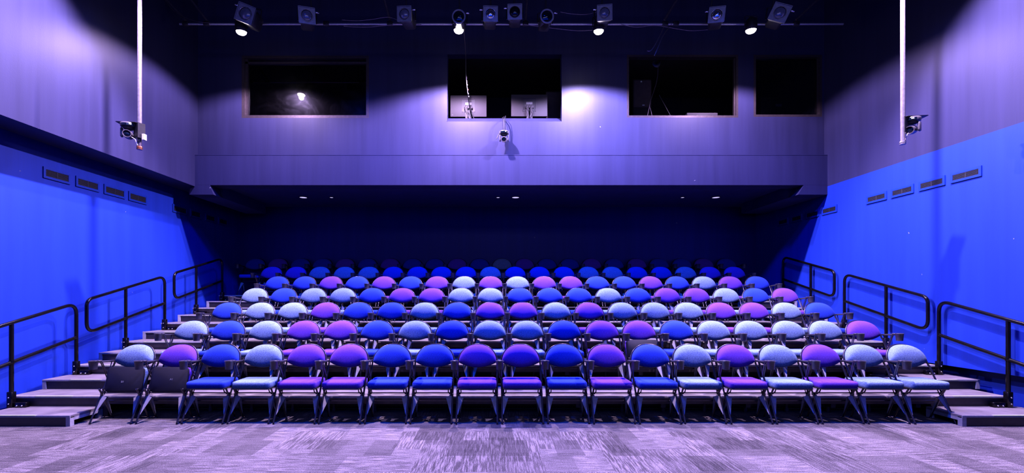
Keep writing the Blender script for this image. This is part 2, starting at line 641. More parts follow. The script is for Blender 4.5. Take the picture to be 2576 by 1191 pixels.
# ---- alcove ceiling fittings
for (px, big, lab) in ((763, 1, 'round recessed downlight in the alcove ceiling near its left end'),
                       (1297, 1, 'round recessed downlight near the middle of the alcove ceiling, small fitting just left'),
                       (1801, 1, 'round recessed downlight in the alcove ceiling, the one furthest right'),
                       (834, 0, 'small ceiling fitting in the alcove, leftmost of the three small ones'),
                       (1253, 0, 'small ceiling fitting in the alcove, middle one of the three small ones'),
                       (1717, 0, 'small ceiling fitting in the alcove, rightmost of the three small ones')):
    d = F * (3.81 - EYE) / (Y0 - 496)
    X = (px - X0) * d / F
    r = .10 if big else .05
    root = empty('ceiling_fitting', (X, d, 3.81))
    root.rotation_euler = (PI, 0, 0)
    tag(root, ' '.join(lab.split()[:16]), 'ceiling light', 'ceiling fittings under the balcony')
    MB().lathe([(r, 0), (r, .012), (r * .82, .016), (r * .8, .004)], 24, cap0=False, cap1=False).build('trim_ring', M['plastic'], root)
    MB().lathe([(r * .8, .003), (r * .78, .010), (r * .4, .016), (.002, .018)], 24, cap0=False, cap1=True).build('glow_disc', M['fitting_glow'], root)  # the small fittings are no lamps, their pale look is painted as glow


# ================================================================= AIR VENTS
def vent(side, xa_, xb_, ytop, ybot, ref, label):
    X = XL_LOW if side < 0 else XR
    d0 = X * F / (xa_ - X0); d1 = X * F / (xb_ - X0)
    d0, d1 = min(d0, d1), max(d0, d1)
    dr = X * F / (ref - X0)
    zt = EYE + (Y0 - ytop) * dr / F
    zb_ = EYE + (Y0 - ybot) * dr / F
    root = empty('wall_vent', (X, (d0 + d1) / 2, zb_))
    tag(root, label, 'air vent', 'air vents along the blue walls')
    s = 1 if side < 0 else -1
    hl, h = (d1 - d0) / 2, zt - zb_
    e = .032
    f = MB()
    def bx(y0, y1, z0, z1, a, c):
        f.box(min(s * a, s * c), max(s * a, s * c), y0, y1, z0, z1)
    bx(-hl, hl, 0, e, 0, .018); bx(-hl, hl, h - e, h, 0, .018)
    bx(-hl, -hl + e, e, h - e, 0, .018); bx(hl - e, hl, e, h - e, 0, .018)
    f.build('vent_frame', M['blue_vent'], root)
    f = MB()
    bx(-hl + e, hl - e, e, h - e, 0, .003)
    f.build('backing', M['vent_dark'], root)
    f = MB()
    n = 6
    for i in range(n):
        z = e + (h - 2 * e) * (i + .5) / n
        bx(-hl + e, hl - e, z - .0025, z + .0025, .003, .014)
    bx(-.004, .004, e, h - e, .003, .015)
    f.build('louvre', M['vent_slat'], root)


LV = [(107, 175), (189, 248), (260, 313), (322, 368), (433, 470), (478, 505), (516, 541), (549, 572)]
near = ['first in line from the stage', 'second in line from the stage', 'third in line from the stage', 'fourth in line from the stage',
        'lone one at the balcony edge', 'first one in the dark under the balcony', 'second one in the dark under the balcony', 'last one in the dark under the balcony']
for i, (a_, c_) in enumerate(LV):
    vent(-1, a_, c_, 418.5, 447, 107, 'blue framed air vent on the left wall, ' + near[i])
RV = [(2471, 2393), (2379, 2313), (2300, 2243), (2232, 2181), (2107, 2069), (2061, 2028), (2018, 1991), (1983, 1958)]
for i, (a_, c_) in enumerate(RV):
    vent(1, a_, c_, 416.5, 443, 2471, 'blue framed air vent on the right wall, ' + near[i])

# ================================================================= SEATING TIERS
RISE, PITCH = 0.262, 0.90
Y_D2 = 5.84
DX0, DX1 = -6.23, 6.60
tier_word = {2: 'lowest', 3: 'second', 4: 'third', 5: 'fourth', 6: 'fifth', 7: 'top'}
row_word = {1: 'front', 2: 'second', 3: 'third', 4: 'fourth', 5: 'fifth', 6: 'sixth', 7: 'back'}
for k in range(2, 8):
    y0 = Y_D2 + PITCH * (k - 2)
    z = RISE * (k - 1)
    y1 = y0 + PITCH if k < 7 else Y_BACK - .02
    root = empty('seating_platform', (0, y0, z - RISE if k > 2 else 0))
    zb = root.location.z
    tag(root, 'grey topped seating platform of black steel, %s tier, carrying the %s row' % (tier_word[k], row_word[k]), 'seating platform', 'stepped seating platforms')
    zt = z - zb
    MB().box(DX0, DX1, .012, y1 - y0, zt - .05, zt - .002).build('deck_board', M['deck'], root)
    MB().box(DX0, DX1, -.008, .03, zt - .022, zt).build('nosing', M['alu'], root)
    fb = MB()
    fb.box(DX0, DX1, .0, .03, zt - .10, zt - .022)
    fb.build('fascia', M['fascia'], root)
    rb = MB()
    rb.box(DX0, DX1, .38, .42, 0, zt - .05)
    for ix in range(-5, 7):
        rb.box(ix * 1.1 - .03, ix * 1.1 + .03, .05, .38, zt - .16, zt - .05)
    rb.build('riser_panel', M['riser'], root)
    MB().box(-4.95, 5.75, .30, .33, .02, .035).build('floor_rail', M['riser'], root)
    lg = None
    # closed black boards at the two aisles
    ab = MB()
    ab.box(DX0, -4.95, .004, .034, 0.0, zt - .022)
    ab.box(5.62, DX1, .004, .034, 0.0, zt - .022)
    ab.build('aisle_riser', M['riser'], root)
    for (ga, gb) in ((-5.87, -5.40), (5.90, 6.39)):
        MB().box(ga, gb, -.0095, .022, zt - .016, zt + .0022).build('tread_marker', M['glow'], root)
    # wheels / posts glimpsed below the lowest deck
    for ix in range(-8, 10):
        xx = .62 + ix * .55
        MB().lathe([(.028, 0), (.03, .03), (.022, .05), (.022, zt - .12)], 10, T=Tr(xx, .25, 0)).build('support_leg', M['fascia'], root)

n = 0
for k in range(1, 7):
    y0 = 5.39 + PITCH * (k - 1)
    zb = RISE * (k - 1)
    for side in (-1, 1):
        if side < 0:
            xa_, xb_ = (-6.12 if k == 1 else -6.23), -5.01
        else:
            xa_, xb_ = 5.55, (6.72 if k in (1, 2) else 6.60)
        root = empty('aisle_step', ((xa_ + xb_) / 2, y0, zb))
        where = 'on the carpet' if k == 1 else 'on the %s platform' % tier_word[k]
        tag(root, 'low black aisle step with grey tread, %s aisle, standing %s' % ('left' if side < 0 else 'right', where), 'step', 'aisle steps')
        hw = (xb_ - xa_) / 2
        h = RISE / 2
        dp = Y_D2 - 5.39 - .002
        MB().box(-hw, hw, .004, dp, h - .03, h).build('tread', M['deck'], root)
        MB().box(-hw, hw, -.006, .006, h - .020, h + .001).build('nosing', M['alu'], root)
        MB().box(-hw + .05, hw - .05, .010, .03, 0.003, h - .02).build('riser', M['riser'], root)
        for sx in (-1, 1):
            c = MB()
            c.box(sx * hw - (.05 if sx > 0 else 0), sx * hw + (.0 if sx > 0 else .05), -.004, .05, 0.001, h - .02)
            c.build('corner_post', M['alu'], root)
            c = MB()
            c.box(sx * hw - (.05 if sx > 0 else 0), sx * hw + (.0 if sx > 0 else .05), dp - .06, dp, 0.001, h - .03)
            c.build('corner_post', M['alu'], root)
        r_ = MB()
        for sx in (-1, 1):
            a0 = sx * hw - (.012 if sx > 0 else 0)
            r_.box(a0, a0 + .012, .05, dp - .06, h - .065, h - .03)
        r_.build('side_rail', M['alu'], root)
        gx = (-5.85, -5.42) if side < 0 else (5.92, 6.42)
        cx = (xa_ + xb_) / 2
        MB().box(gx[0] - cx, gx[1] - cx, -.0075, .02, h - .014, h + .0025).build('tread_marker', M['glow'], root)


# ================================================================= HANDRAILS
def arc(c, r, a0, a1, n=6):
    """points in the (y, z) plane"""
    return [(c[0] + r * math.cos(a0 + (a1 - a0) * i / n), c[1] + r * math.sin(a0 + (a1 - a0) * i / n)) for i in range(n + 1)]


def fillet(pts, r, n=6):
    out = [Vector(pts[0])]
    for i in range(1, len(pts) - 1):
        p0, p1, p2 = Vector(pts[i - 1]), Vector(pts[i]), Vector(pts[i + 1])
        a = (p0 - p1).normalized(); c = (p2 - p1).normalized()
        ang = a.angle(c)
        t = min(r / math.tan(ang / 2), (p0 - p1).length * .49, (p2 - p1).length * .49)
        s0, s1 = p1 + a * t, p1 + c * t
        for k in range(n + 1):
            u = k / n
            out.append(s0 * (1 - u) ** 2 + p1 * 2 * u * (1 - u) + s1 * u ** 2)
    out.append(Vector(pts[-1]))
    return out


def handrail(X, yf, ym, yr, side, label, back=False):
    off = 0.04 if side > 0 else 0.0
    zt = lambda y: 1.215 + off + .266 * (y - 5.82)
    zm = lambda y: zt(y) - .505
    deckz = lambda y: RISE * round((y - 4.94) / .9 - .0)   # height of the platform the post is fixed to
    root = empty('handrail', (X, ym, 0))
    tag(root, label, 'handrail', 'black tube handrails beside the aisles')
    R = .024
    L_ = lambda y, z: (0, y - ym, z)
    zr0 = .13 + RISE * ((yr - 5.79) / .9)
    zm0 = .13 + RISE * ((ym - 5.79) / .9)
    loop = fillet([L_(yr, zm(yr)), L_(yf, zm(yf)), L_(yf, zt(yf)), L_(yr, zt(yr)), L_(yr, zr0)], .13, 8)
    MB().tube(loop, R, 12).build('rail_tube', M['rail'], root)
    MB().tube([L_(ym, zm0), L_(ym, zt(ym) - .01)], R, 12).build('post', M['rail'], root)
    for y, z in ((yr, zr0), (ym, zm0)):
        s = MB()
        s.rbox(-.036, .036, y - ym - .032, y - ym + .032, z - .01, z + .20, .012, axis='z')
        sk = s.build('post_socket', M['rail'], root)
        s = MB()
        sgn = 1 if X < 0 else -1
        s.rbox(min(sgn * .04, sgn * .20), max(sgn * .04, sgn * .20), y - ym - .02, y - ym + .035, z - .015, z + .065, .008)
        br = s.build('mounting_bracket', M['rail'], root)
        s = MB()
        for bx_ in (.09, .155):
            s.lathe([(.009, 0), (.009, .008), (.004, .012)], 10, T=Tr(sgn * bx_, y - ym - .02, z + .025) @ Rx(PI / 2))
        s.build('bolt', M['bolt'], br)
        s = MB()
        for bz in (.05, .13):
            s.lathe([(.008, 0), (.008, .008), (.004, .012)], 10, T=Tr(sgn * -.037, y - ym, z + bz) @ Ry(-sgn * PI / 2))
            s.lathe([(.008, 0), (.008, .008), (.004, .012)], 10, T=Tr(.0, y - ym - .033, z + bz) @ Rx(PI / 2))
        s.build('bolt', M['bolt'], sk)
    c = MB()
    for y in (ym,):
        c.lathe([(.030, -.02), (.032, 0), (.030, .02)], 12, T=Tr(0, y - ym, zm(y)))
    c.build('joint_collar', M['rail'], root)
    return root


for X, side, word in ((-6.13, -1, 'left'), (6.55, 1, 'right')):
    handrail(X, 5.0, 5.79, 6.69, side, 'black tube handrail by the %s wall, lowest of its three, nearest the carpet' % word)
    handrail(X, 6.86, 7.59, 8.49, side, 'black tube handrail by the %s wall, middle of its three' % word)
    handrail(X, 8.74, 9.39, 10.29, side, 'black tube handrail by the %s wall, highest of its three, reaching into shadow' % word)

# ================================================================= CHAIRS
HW = .25
SL = .37 / .70           # lean of the front legs and backrest


def lean(z):             # y of the frame at height z
    return z * SL


U = Vector((0, SL, 1)).normalized()
NRM = Vector((0, -U.z, U.y))     # towards the stage, tilted up


def back_pt(x, s, n):
    """x across, s up along the leaning plane from the cushion tips, n out towards the sitter"""
    p = Vector((x, lean(.70), .70)) + U * s + NRM * n
    return (p.x, p.y, p.z)


def cushion_mesh(fab):
    A, H, D = .240, .238, .068
    nx, nz = 26, 14
    def top(x): return H * math.sqrt(max(0, 1 - (abs(x) / A) ** 2.25))
    def bot(x): return -D * (1 - (abs(x) / A) ** 2.0)
    b_ = MB()
    for sgn, base, bulge in ((1, .006, .052), (-1, -.008, .006)):
        vs, fs = [], []
        for i in range(nx + 1):
            t = -math.cos(PI * i / nx)
            x = A * t * .9995
            z0, z1 = bot(x), top(x)
            for j in range(nz + 1):
                v = .5 - .5 * math.cos(PI * j / nz)
                z = z0 + (z1 - z0) * v
                e = min(1, max(0, 4 * v * (1 - v)))
                ex = 1 - abs(t) ** 6
                nn = base * .0 + sgn * (bulge * (e ** .5) * (ex ** .5)) + (.006 if sgn > 0 else -.002) * (e ** .3) * ex
                if sgn > 0:
                    nn += .17 * (z + .066) * (e ** .8) * (1 - abs(t) ** 4)
                vs.append(back_pt(x, z, nn))
        for i in range(nx):
            for j in range(nz):
                a = i * (nz + 1) + j
                fs.append((a, a + nz + 1, a + nz + 2, a + 1))
        b_.add(vs, fs, True)
    return b_.mesh('backrest', fab)


def seat_mesh(fab):
    """flat upholstered seat, origin at chair base, usable position down"""
    return pad(fab, Matrix.Identity(4))


def pad(fab, T, dp=.385):
    # rounded pad in its own frame: x across, y front (0) to rear (.35), z 0..0.075
    b_ = MB()
    n = 5
    hw, r = .238, .05
    def outline(ins, rr):
        pts = []
        for cx, cy, st in ((hw - rr - ins, dp - rr - ins, 0), (-hw + rr + ins, dp - rr - ins, 1), (-hw + rr + ins, rr + ins, 2), (hw - rr - ins, rr + ins, 3)):
            for k in range(n + 1):
                a = (st + k / n) * PI / 2
                pts.append((cx + rr * math.cos(a), cy + rr * math.sin(a)))
        return pts
    rings = [(.008, .0), (.0, .012), (.0, .055), (.006, .068), (.020, .075), (.06, .079)]
    vs, fs = [], []
    for ins, z in rings:
        for p in outline(ins, max(.012, r - ins)):
            vs.append((p[0], p[1], z))
    m = 4 * (n + 1)
    for k in range(len(rings) - 1):
        for i in range(m):
            j = (i + 1) % m
            fs.append((k * m + i, k * m + j, (k + 1) * m + j, (k + 1) * m + i))
    fs.append(tuple(range(m - 1, -1, -1)))
    vs.append((0, dp / 2, .081))
    c = len(vs) - 1
    for i in range(m):
        fs.append(((len(rings) - 1) * m + i, (len(rings) - 1) * m + (i + 1) % m, c))
    b_.add(vs, fs, True, T)
    return b_.mesh('seat', fab)


def pan_mesh(T, dp=.385):
    b_ = MB()
    b_.rbox(-.236, .236, -.002, dp + .002, -.018, .0, .05, T, 5, axis='z')
    return b_.mesh('seat_pan', M['pan'])


T_DOWN = Tr(0, .045, .425)
# tipped-up: hinge near the rear-bottom, pan faces the stage
T_UP = Tr(0, .205, .348) @ Rx(math.radians(-102)) @ Tr(0, -.305, 0)
# after the turn the seat's rear edge sits low and its front edge high


def build_chair_meshes():
    D = {}
    for c in 'LPB':
        D['back_' + c] = cushion_mesh(M['fab_' + c])
        D['seat_' + c] = pad(M['fab_' + c], T_DOWN)
        D['up_' + c] = pad(M['fab_' + c], T_UP, .305)
    D['pan'] = pan_mesh(T_DOWN)
    D['pan_up'] = pan_mesh(T_UP, .305)
    # hoop of the backrest: from tip over the top to tip
    pts = []
    A, H = .25, .247
    for i in range(25):
        t = PI * i / 24
        cx, sx = math.cos(t), math.sin(t)
        x = A * (abs(cx) ** .93) * (1 if cx > 0 else -1)
        pts.append(back_pt(x, H * sx, -.006))
    low = [back_pt(-HW, -.05, -.006)]
    pts = [back_pt(HW, -.05, -.006)] + pts + low
    b_ = MB(); b_.tube(pts, .0105, 8)
    D['hoop'] = b_.mesh('back_frame', M['tube'])
    b_ = MB()
    # thin black back shell behind the cushion
    vs, fs = [], []
    nx = 24
    for i in range(nx + 1):
        t = -math.cos(PI * i / nx)
        x = .240 * t
        zt = .236 * math.sqrt(max(0, 1 - abs(t) ** 2.25)); z0 = -.069 * (1 - abs(t) ** 2)
        for z in (z0, (z0 + zt) / 2, zt):
            for nn in (-.010, -.016):
                vs.append(back_pt(x, z, nn))
    for i in range(nx):
        a = i * 6; c = (i + 1) * 6
        fs += [(a, a + 2, c + 2, c), (a + 2, a + 4, c + 4, c + 2), (a + 1, c + 1, c + 3, a + 3), (a + 3, c + 3, c + 5, a + 5),
               (a, c, c + 1, a + 1), (a + 4, a + 5, c + 5, c + 4)]
    b_.add(vs, fs, True)
    D['shell'] = b_.mesh('back_shell', M['pan'])
    for s, nm in ((-1, 'l'), (1, 'r')):
        x = s * .247
        b_ = MB()
        b_.tube([(x, lean(.016), .016), (x, lean(.33), .33), (s * .25, lean(.66), .66)], .0115, 8, sy=.75)
        # parallel inner rod with its stop, as on the photographed folding frames
        b_.tube([(x - s * .012, lean(.19) + .022, .17), (x - s * .012, lean(.50) + .022, .50)], .006, 6)
        b_.lathe([(.012, 0), (.013, .006), (.010, .016)], 8, T=Tr(x, lean(.016), 0))
        b_.lathe([(.011, -.012), (.011, .012)], 8, T=Tr(x, .175, .33) @ Ry(PI / 2))
        D['fleg_' + nm] = b_.mesh('leg', M['tube'])
        b_ = MB()
        b_.tube([(x - s * .018, .115, .405), (x - s * .018, .165, .32), (x - s * .018, .305, .012)], .0115, 8, sy=.8)
        b_.lathe([(.014, 0), (.014, .008), (.010, .014)], 8, T=Tr(x - s * .018, .308, 0))
        D['rleg_' + nm] = b_.mesh('leg', M['tube'])
        # front gusset: tapering plate along the leg
        b_ = MB()
        poly = [(0, .325), (-.030, .325), (-.036, .305), (-.072, .292), (-.005, .105), (0, .105)]
        b_.prism([(x + s * p[0] * 1.0 - s * .008, p[1]) for p in poly], -.002, .002, lambda a, c_, h: (a, lean(c_) + h, c_))
        D['gf_' + nm] = b_.mesh('brace_plate', M['plate'])
        b_ = MB()
        poly = [(0, .31), (-.05, .30), (-.045, .28), (-.004, .06), (0, .06)]
        b_.prism([(x + s * (p[0] - .026), p[1]) for p in poly], -.002, .002, lambda a, c_, h: (a, .17 + (.31 - c_) * .47 + h, c_))
        D['gr_' + nm] = b_.mesh('brace_plate', M['plate'])
        # folding link under the seat
        b_ = MB()
        b_.tube([(x - s * .045, .10, .42), (x - s * .05, .13, .37), (x - s * .035, .16, .335)], .007, 6)
        D['link_' + nm] = b_.mesh('seat_link', M['tube'])
        # armrest with cup holder and its two struts, at the outer side
        ax = s * .275
        b_ = MB()
        arm = [(.155, .738), (.10 + .06, .752), (.30, .742), (.395, .722), (.395, .704), (.30, .722), (.155, .730)]
        b_.rbox(-.018, .018, .145, .40, -.011, .011, .008, T=Tr(ax, 0, .728) @ Matrix.Translation((0, 0, 0)) @ Rx(math.radians(-5)) @ Tr(0, 0, .018), axis='x')
        b_.rbox(-.034, .034, .125, .19, -.010, .010, .018, T=Tr(ax, 0, .742), axis='z')
        D['arm_' + nm] = b_.mesh('armrest', M['plastic'])
        b_ = MB()
        b_.lathe([(.030, .650), (.040, .652), (.048, .748), (.052, .752), (.050, .756), (.044, .753), (.038, .665), (.001, .664)], 18, T=Tr(ax, .088, 0))
        D['cup_' + nm] = b_.mesh('cup_holder', M['plastic'])
        b_ = MB()
        for dx in (-.010, .010):
            b_.tube([(ax + dx, .20, .728), (s * .262 + dx, lean(.52) + .005, .515)], .0065, 6)
        b_.tube([(ax, .36, .715), (s * .258, lean(.50), .50)], .006, 6)
        D['strut_' + nm] = b_.mesh('arm_strut', M['tube'])
    b_ = MB()
    b_.box(-.236, .236, lean(.345) - .012, lean(.345) + .006, .338, .350)
    D['bar1'] = b_.mesh('crossbar', M['tube'])
    b_ = MB()
    b_.tube([(-.228, .215, .24), (.228, .215, .24)], .008, 6)
    D['bar2'] = b_.mesh('crossbar', M['tube'])
    # stub shapes where the seat of a tipped chair would rest
    b_ = MB()
    for s in (-1, 1):
        b_.tube([(s * .225, .13, .385), (s * .222, .15, .40), (s * .215, .19, .345)], .009, 6)
    D['stub'] = b_.mesh('seat_stop', M['tube'])
    return D


CM = build_chair_meshes()


def make_chair(color, up=False, right_arm=False):
    root = empty('folding_chair', (0, 0, 0))
    add = lambda key, name, p=root: obj_from(CM[key], name, p)
    add('back_' + color, 'backrest')
    add('shell', 'back_shell')
    add('hoop', 'back_frame')
    for s in 'lr':
        add('fleg_' + s, 'leg'); add('rleg_' + s, 'leg')
        add('gf_' + s, 'brace_plate'); add('gr_' + s, 'brace_plate')
    add('bar1', 'crossbar'); add('bar2', 'crossbar')
    if up:
        st = add('up_' + color, 'seat')
        add('pan_up', 'seat_pan', st)
        add('stub', 'seat_stop')
    else:
        st = add('seat_' + color, 'seat')
        add('pan', 'seat_pan', st)
        add('link_l', 'seat_link'); add('link_r', 'seat_link')
    for s in (('l', 'r') if right_arm else ('l',)):
        a = add('arm_' + s, 'armrest')
        add('cup_' + s, 'cup_holder', a)
        add('strut_' + s, 'arm_strut')
    return root


PROTO = {}


def get_chair(color, up, ra):
    key = (color, up, ra)
    if key not in PROTO:
        PROTO[key] = make_chair(*key)
        index_children()
        return PROTO[key]
    return copy_tree(PROTO[key])


cname = {'L': 'pale blue', 'P': 'purple', 'B': 'royal blue'}
ORD = ['first', 'second', 'third', 'fourth', 'fifth', 'sixth', 'seventh', 'eighth', 'ninth', 'tenth', 'eleventh', 'twelfth', 'thirteenth',
       'fourteenth', 'fifteenth', 'sixteenth', 'seventeenth', 'eighteenth', 'nineteenth', 'twentieth', 'twenty-first', 'twenty-second']
ROWS = {
    1: ('LPBLPPBBPPBPBLPLPLL', .355),
    2: ('LBLPPBLBLLBPPBLLLLP', .50),
    3: ('BLLPBBLBPPLPLLLPPLB', .505),
    4: ('LBLLBPPLLBBBLBPPLBP', .50),
    5: ('BBPBPBPLPLPPBBPBLPB', .50),
    6: ('PPLLLBBBBLBBBLLBBLPP', .215),
    7: ('BPBBPBPBBPBLPBBPBPBBPB', -.06),
}
jit = random.Random(3)
for k, (cols, cx) in ROWS.items():
    n = len(cols)
    y = 5.475 + PITCH * (k - 1)
    z = RISE * (k - 1)
    for i, c in enumerate(cols):
        up = (k == 1 and i in (0, 1)) or (k == 2 and i == 12)
        last = i == n - 1
        ch = get_chair(c, up, last and k != 1)
        x = cx + (i - (n - 1) / 2) * (.552 if k == 1 else .5545)
        ch.location = (x + jit.uniform(-.004, .004), y + jit.uniform(-.006, .006), z)
        ch.rotation_euler = (0, 0, jit.uniform(-.010, .010))
        half = (n + 1) // 2
        if i < half:
            pos = '%s from its left end' % ORD[i]
        else:
            pos = '%s from its right end' % ORD[n - 1 - i]
        extra = ''
        if up: extra = ', seat tipped up'
        if k == 7 and i == 11:
            pos, extra = 'near its middle', ', dark printed motif'
        lab = '%s padded folding chair in the %s row, %s%s' % (cname[c], row_word[k], pos, extra)
        if up and k == 1:
            lab = '%s folding chair, front row, %s, seat tipped up' % (cname[c], pos)
        if up and k == 2:
            lab = '%s folding chair in the second row, the only one there with seat tipped up' % cname[c]
        tag(ch, lab, 'chair', 'folding chairs in the %s row' % row_word[k])
        if k == 1 and i in (0, 1):
            seat = [o for o in bpy.data.objects if o.parent == ch and o.name.startswith('seat') and not o.name.startswith('seat_')][0]
            # seat numbers printed on the upturned pans
            Tt = T_UP @ Tr(-.02 if i == 0 else .03, .180 if i == 0 else .150, -.0195) @ Rx(PI) @ Rz(0)
            text_mesh('B1' if i == 0 else 'A1', .034, 'seat_number', M['white_print'], seat, Tt, .0008)
            index_children()
        if k == 7 and i == 11:
            g = MB()
            for (mx_, mz_, r_) in ((-.07, .11, .035), (0, .13, .05), (.07, .10, .04), (0, .03, .05), (-.03, .06, .03)):
                poly = [(mx_ + r_ * (1 if q % 2 else .6) * math.cos(q * PI / 4), mz_ + r_ * (1 if q % 2 else .6) * math.sin(q * PI / 4)) for q in range(8)]
                g.prism(poly, .046, .049, lambda a, c_, h: back_pt(a, c_, h))
            g.build('printed_motif', M['logo_dark'], ch)

# ================================================================= CAMERAS ON POLES
def ptz_camera(loc, rz, label, tilt=0.25, scale=1.0, hang=None):
    """hanging pan-tilt camera: disc base on top, yoke arms, tilting head with lens"""
    root = empty('video_camera', loc, rz)
    root.scale = (scale,) * 3
    tag(root, label, 'camera', 'hanging video cameras')
    MB().lathe([(.060, .0), (.092, .006), (.098, .03), (.096, .052), (.088, .058), (.03, .06)], 28, T=Tr(0, 0, -.06)).build('base', M['camshell'], root)
    w = MB()
    n = 14
    vs, fs = [], []
    for i in range(n + 1):
        a = -PI / 2 - .8 + 1.6 * i / n
        for z in (-.046, -.020):
            vs.append((.0985 * math.cos(a), .0985 * math.sin(a), z))
    for i in range(n):
        fs.append((2 * i, 2 * i + 2, 2 * i + 3, 2 * i + 1))
    for i in range(n + 1):
        a = -PI / 2 - .8 + 1.6 * i / n
        for z in (-.046, -.020):
            vs.append((.094 * math.cos(a), .094 * math.sin(a), z))
    w.add(vs, fs, True)
    w.build('sensor_window', M['lens_dark'], root)
    MB().box(.022, .048, -.1000, -.085, -.037, -.029).build('status_light', M['led'], root)
    MB().lathe([(.05, -.085), (.062, -.075), (.066, -.058)], 24).build('turntable', M['dark_grey'], root)
    for s in (-1, 1):
        a = MB()
        a.rbox(s * .078 - .012, s * .078 + .012, -.036, .040, -.20, -.066, .028, axis='x')
        a.build('yoke_arm', M['camshell'], root)
    T = Tr(0, 0, -.158) @ Rx(tilt) @ Rx(PI / 2)
    h = MB()
    h.lathe([(.030, -.07), (.052, -.055), (.058, -.02), (.058, .03), (.050, .058), (.052, .085), (.052, .100), (.044, .100), (.040, .085)], 26, T=T, cap1=False)
    hd = h.build('head', M['camshell'], root)
    MB().lathe([(.043, .084), (.030, .091), (.001, .094)], 24, T=T, cap0=False).build('lens', M['lens_dark'], hd)
    return root


def camera_pole(X, Y, zend, side, label, capmat):
    root = empty('camera_pole', (X, Y, Z_CEIL))
    tag(root, label, 'pole', 'poles hanging from the ceiling')
    L = Z_CEIL - zend
    MB().tube([(0, 0, 0), (0, 0, -L + .28)], .0275, 14).build('pole', M['pipe'], root)
    MB().tube([(0, 0, -L + .285), (0, 0, -L + .02)], .0265, 14).build('lower_pole', M['dim_pipe'] if side < 0 else M['pipe'], root)
    MB().lathe([(.034, -L - .01), (.036, 0 - L + .005), (.030, -L + .01), (.036, -L + .015), (.034, -L + .035)], 16).build('end_cap', capmat, root)
    b_ = MB()
    T = Rz(math.radians(-28) * (-side) if side > 0 else math.radians(-28))
    # bent plate clamp: vertical plate on the pole and a shelf over the camera
    s = side
    b_.box(-.06, .05, -.045, -.036, -L + .14, -L + .346, T)
    b_.box(.045, .055, -.045, .045, -L + .14, -L + .346, T)
    b_.build('clamp_plate', M['lampbody'], root)
    b_ = MB()
    b_.rbox(min(0, s * .27), max(0, s * .27), -.07, .07, -L + .343, -L + .350, .02, T=Rz(-s * .12), axis='z')
    b_.build('shelf_plate', M['lampbody'], root)
    b_ = MB()
    b_.tube([(s * .20, -.02, -L + .19), (s * .10, -.045, -L + .165), (s * .03, -.04, -L + .12), (s * -.0, -.035, -L + .04)], .005, 6)
    b_.build('cable', M['cream'] if side < 0 else M['dim_pipe'], root)
    if side < 0:
        MB().box(.055, .085, -.03, .02, -L + .12, -L + .2).build('cable_clip', M['cream'], root)
    return root


lx, ly, lz = PX(351, 375, 6.3)
camera_pole(lx, ly, lz, -1, 'pale ceiling pole with copper end cap, hanging before the left wall', M['copper'])
cx_, cy_, cz_ = PX(326, 312, 6.3)
ptz_camera((cx_ + .005, cy_ - .02, cz_ - .002), .45, 'grey video camera hanging from the copper capped pole by the left wall', .10)
rx, ry, rz_ = PX(2271, 362, 6.1)
camera_pole(rx, ry, rz_, 1, 'grey ceiling pole with pale end cap, hanging before the right wall', M['pipe'])
cx_, cy_, cz_ = PX(2292, 298, 6.1)
ptz_camera((cx_ + .0, cy_ - .01, cz_), -1.0, 'grey video camera hanging from the pole by the right wall', .22)

# centre camera under the open booth window
cx_, cy_, cz_ = PX(1268, 331, 8.93)
cam3 = ptz_camera((cx_, cy_, cz_), -.05, 'grey video camera hanging in front of the balcony below the open booth window', .35, .98)
root = empty('camera_bracket', (cx_, 9.0, cz_))
tag(root, 'thin dark bracket and cables dropping from the booth sill to the middle camera', 'bracket')
zs = PX(1270, 299, 9.1)[2] - cz_
MB().tube([(.0, .13, zs + .01), (.0, -.01, zs - .01), (.0, -.05, zs - .06), (.0, -.06, .002)], .011, 8).build('hanger', M['lampbody'], root)
c = MB()
c.tube([(.02, .12, zs + .03), (.03, -.02, zs + .01), (.03, -.05, zs - .1), (.022, -.05, .0)], .006, 6)
c.tube([(-.02, .12, zs + .01), (-.03, -.02, zs - .02), (-.034, -.04, zs - .15), (-.016, -.05, .0)], .005, 6)
c.build('cable', M['lampbody'], root)
MB().box(-.07, .07, -.12, .01, .0, .008).build('mounting_plate', M['lampbody'], root)
MB().tube([(-.08, -.05, -.02), (-.10, -.07, -.05), (-.13, -.08, -.12), (-.15, -.08, -.15)], .008, 6).build('microphone_lead', M['lampbody'], root)


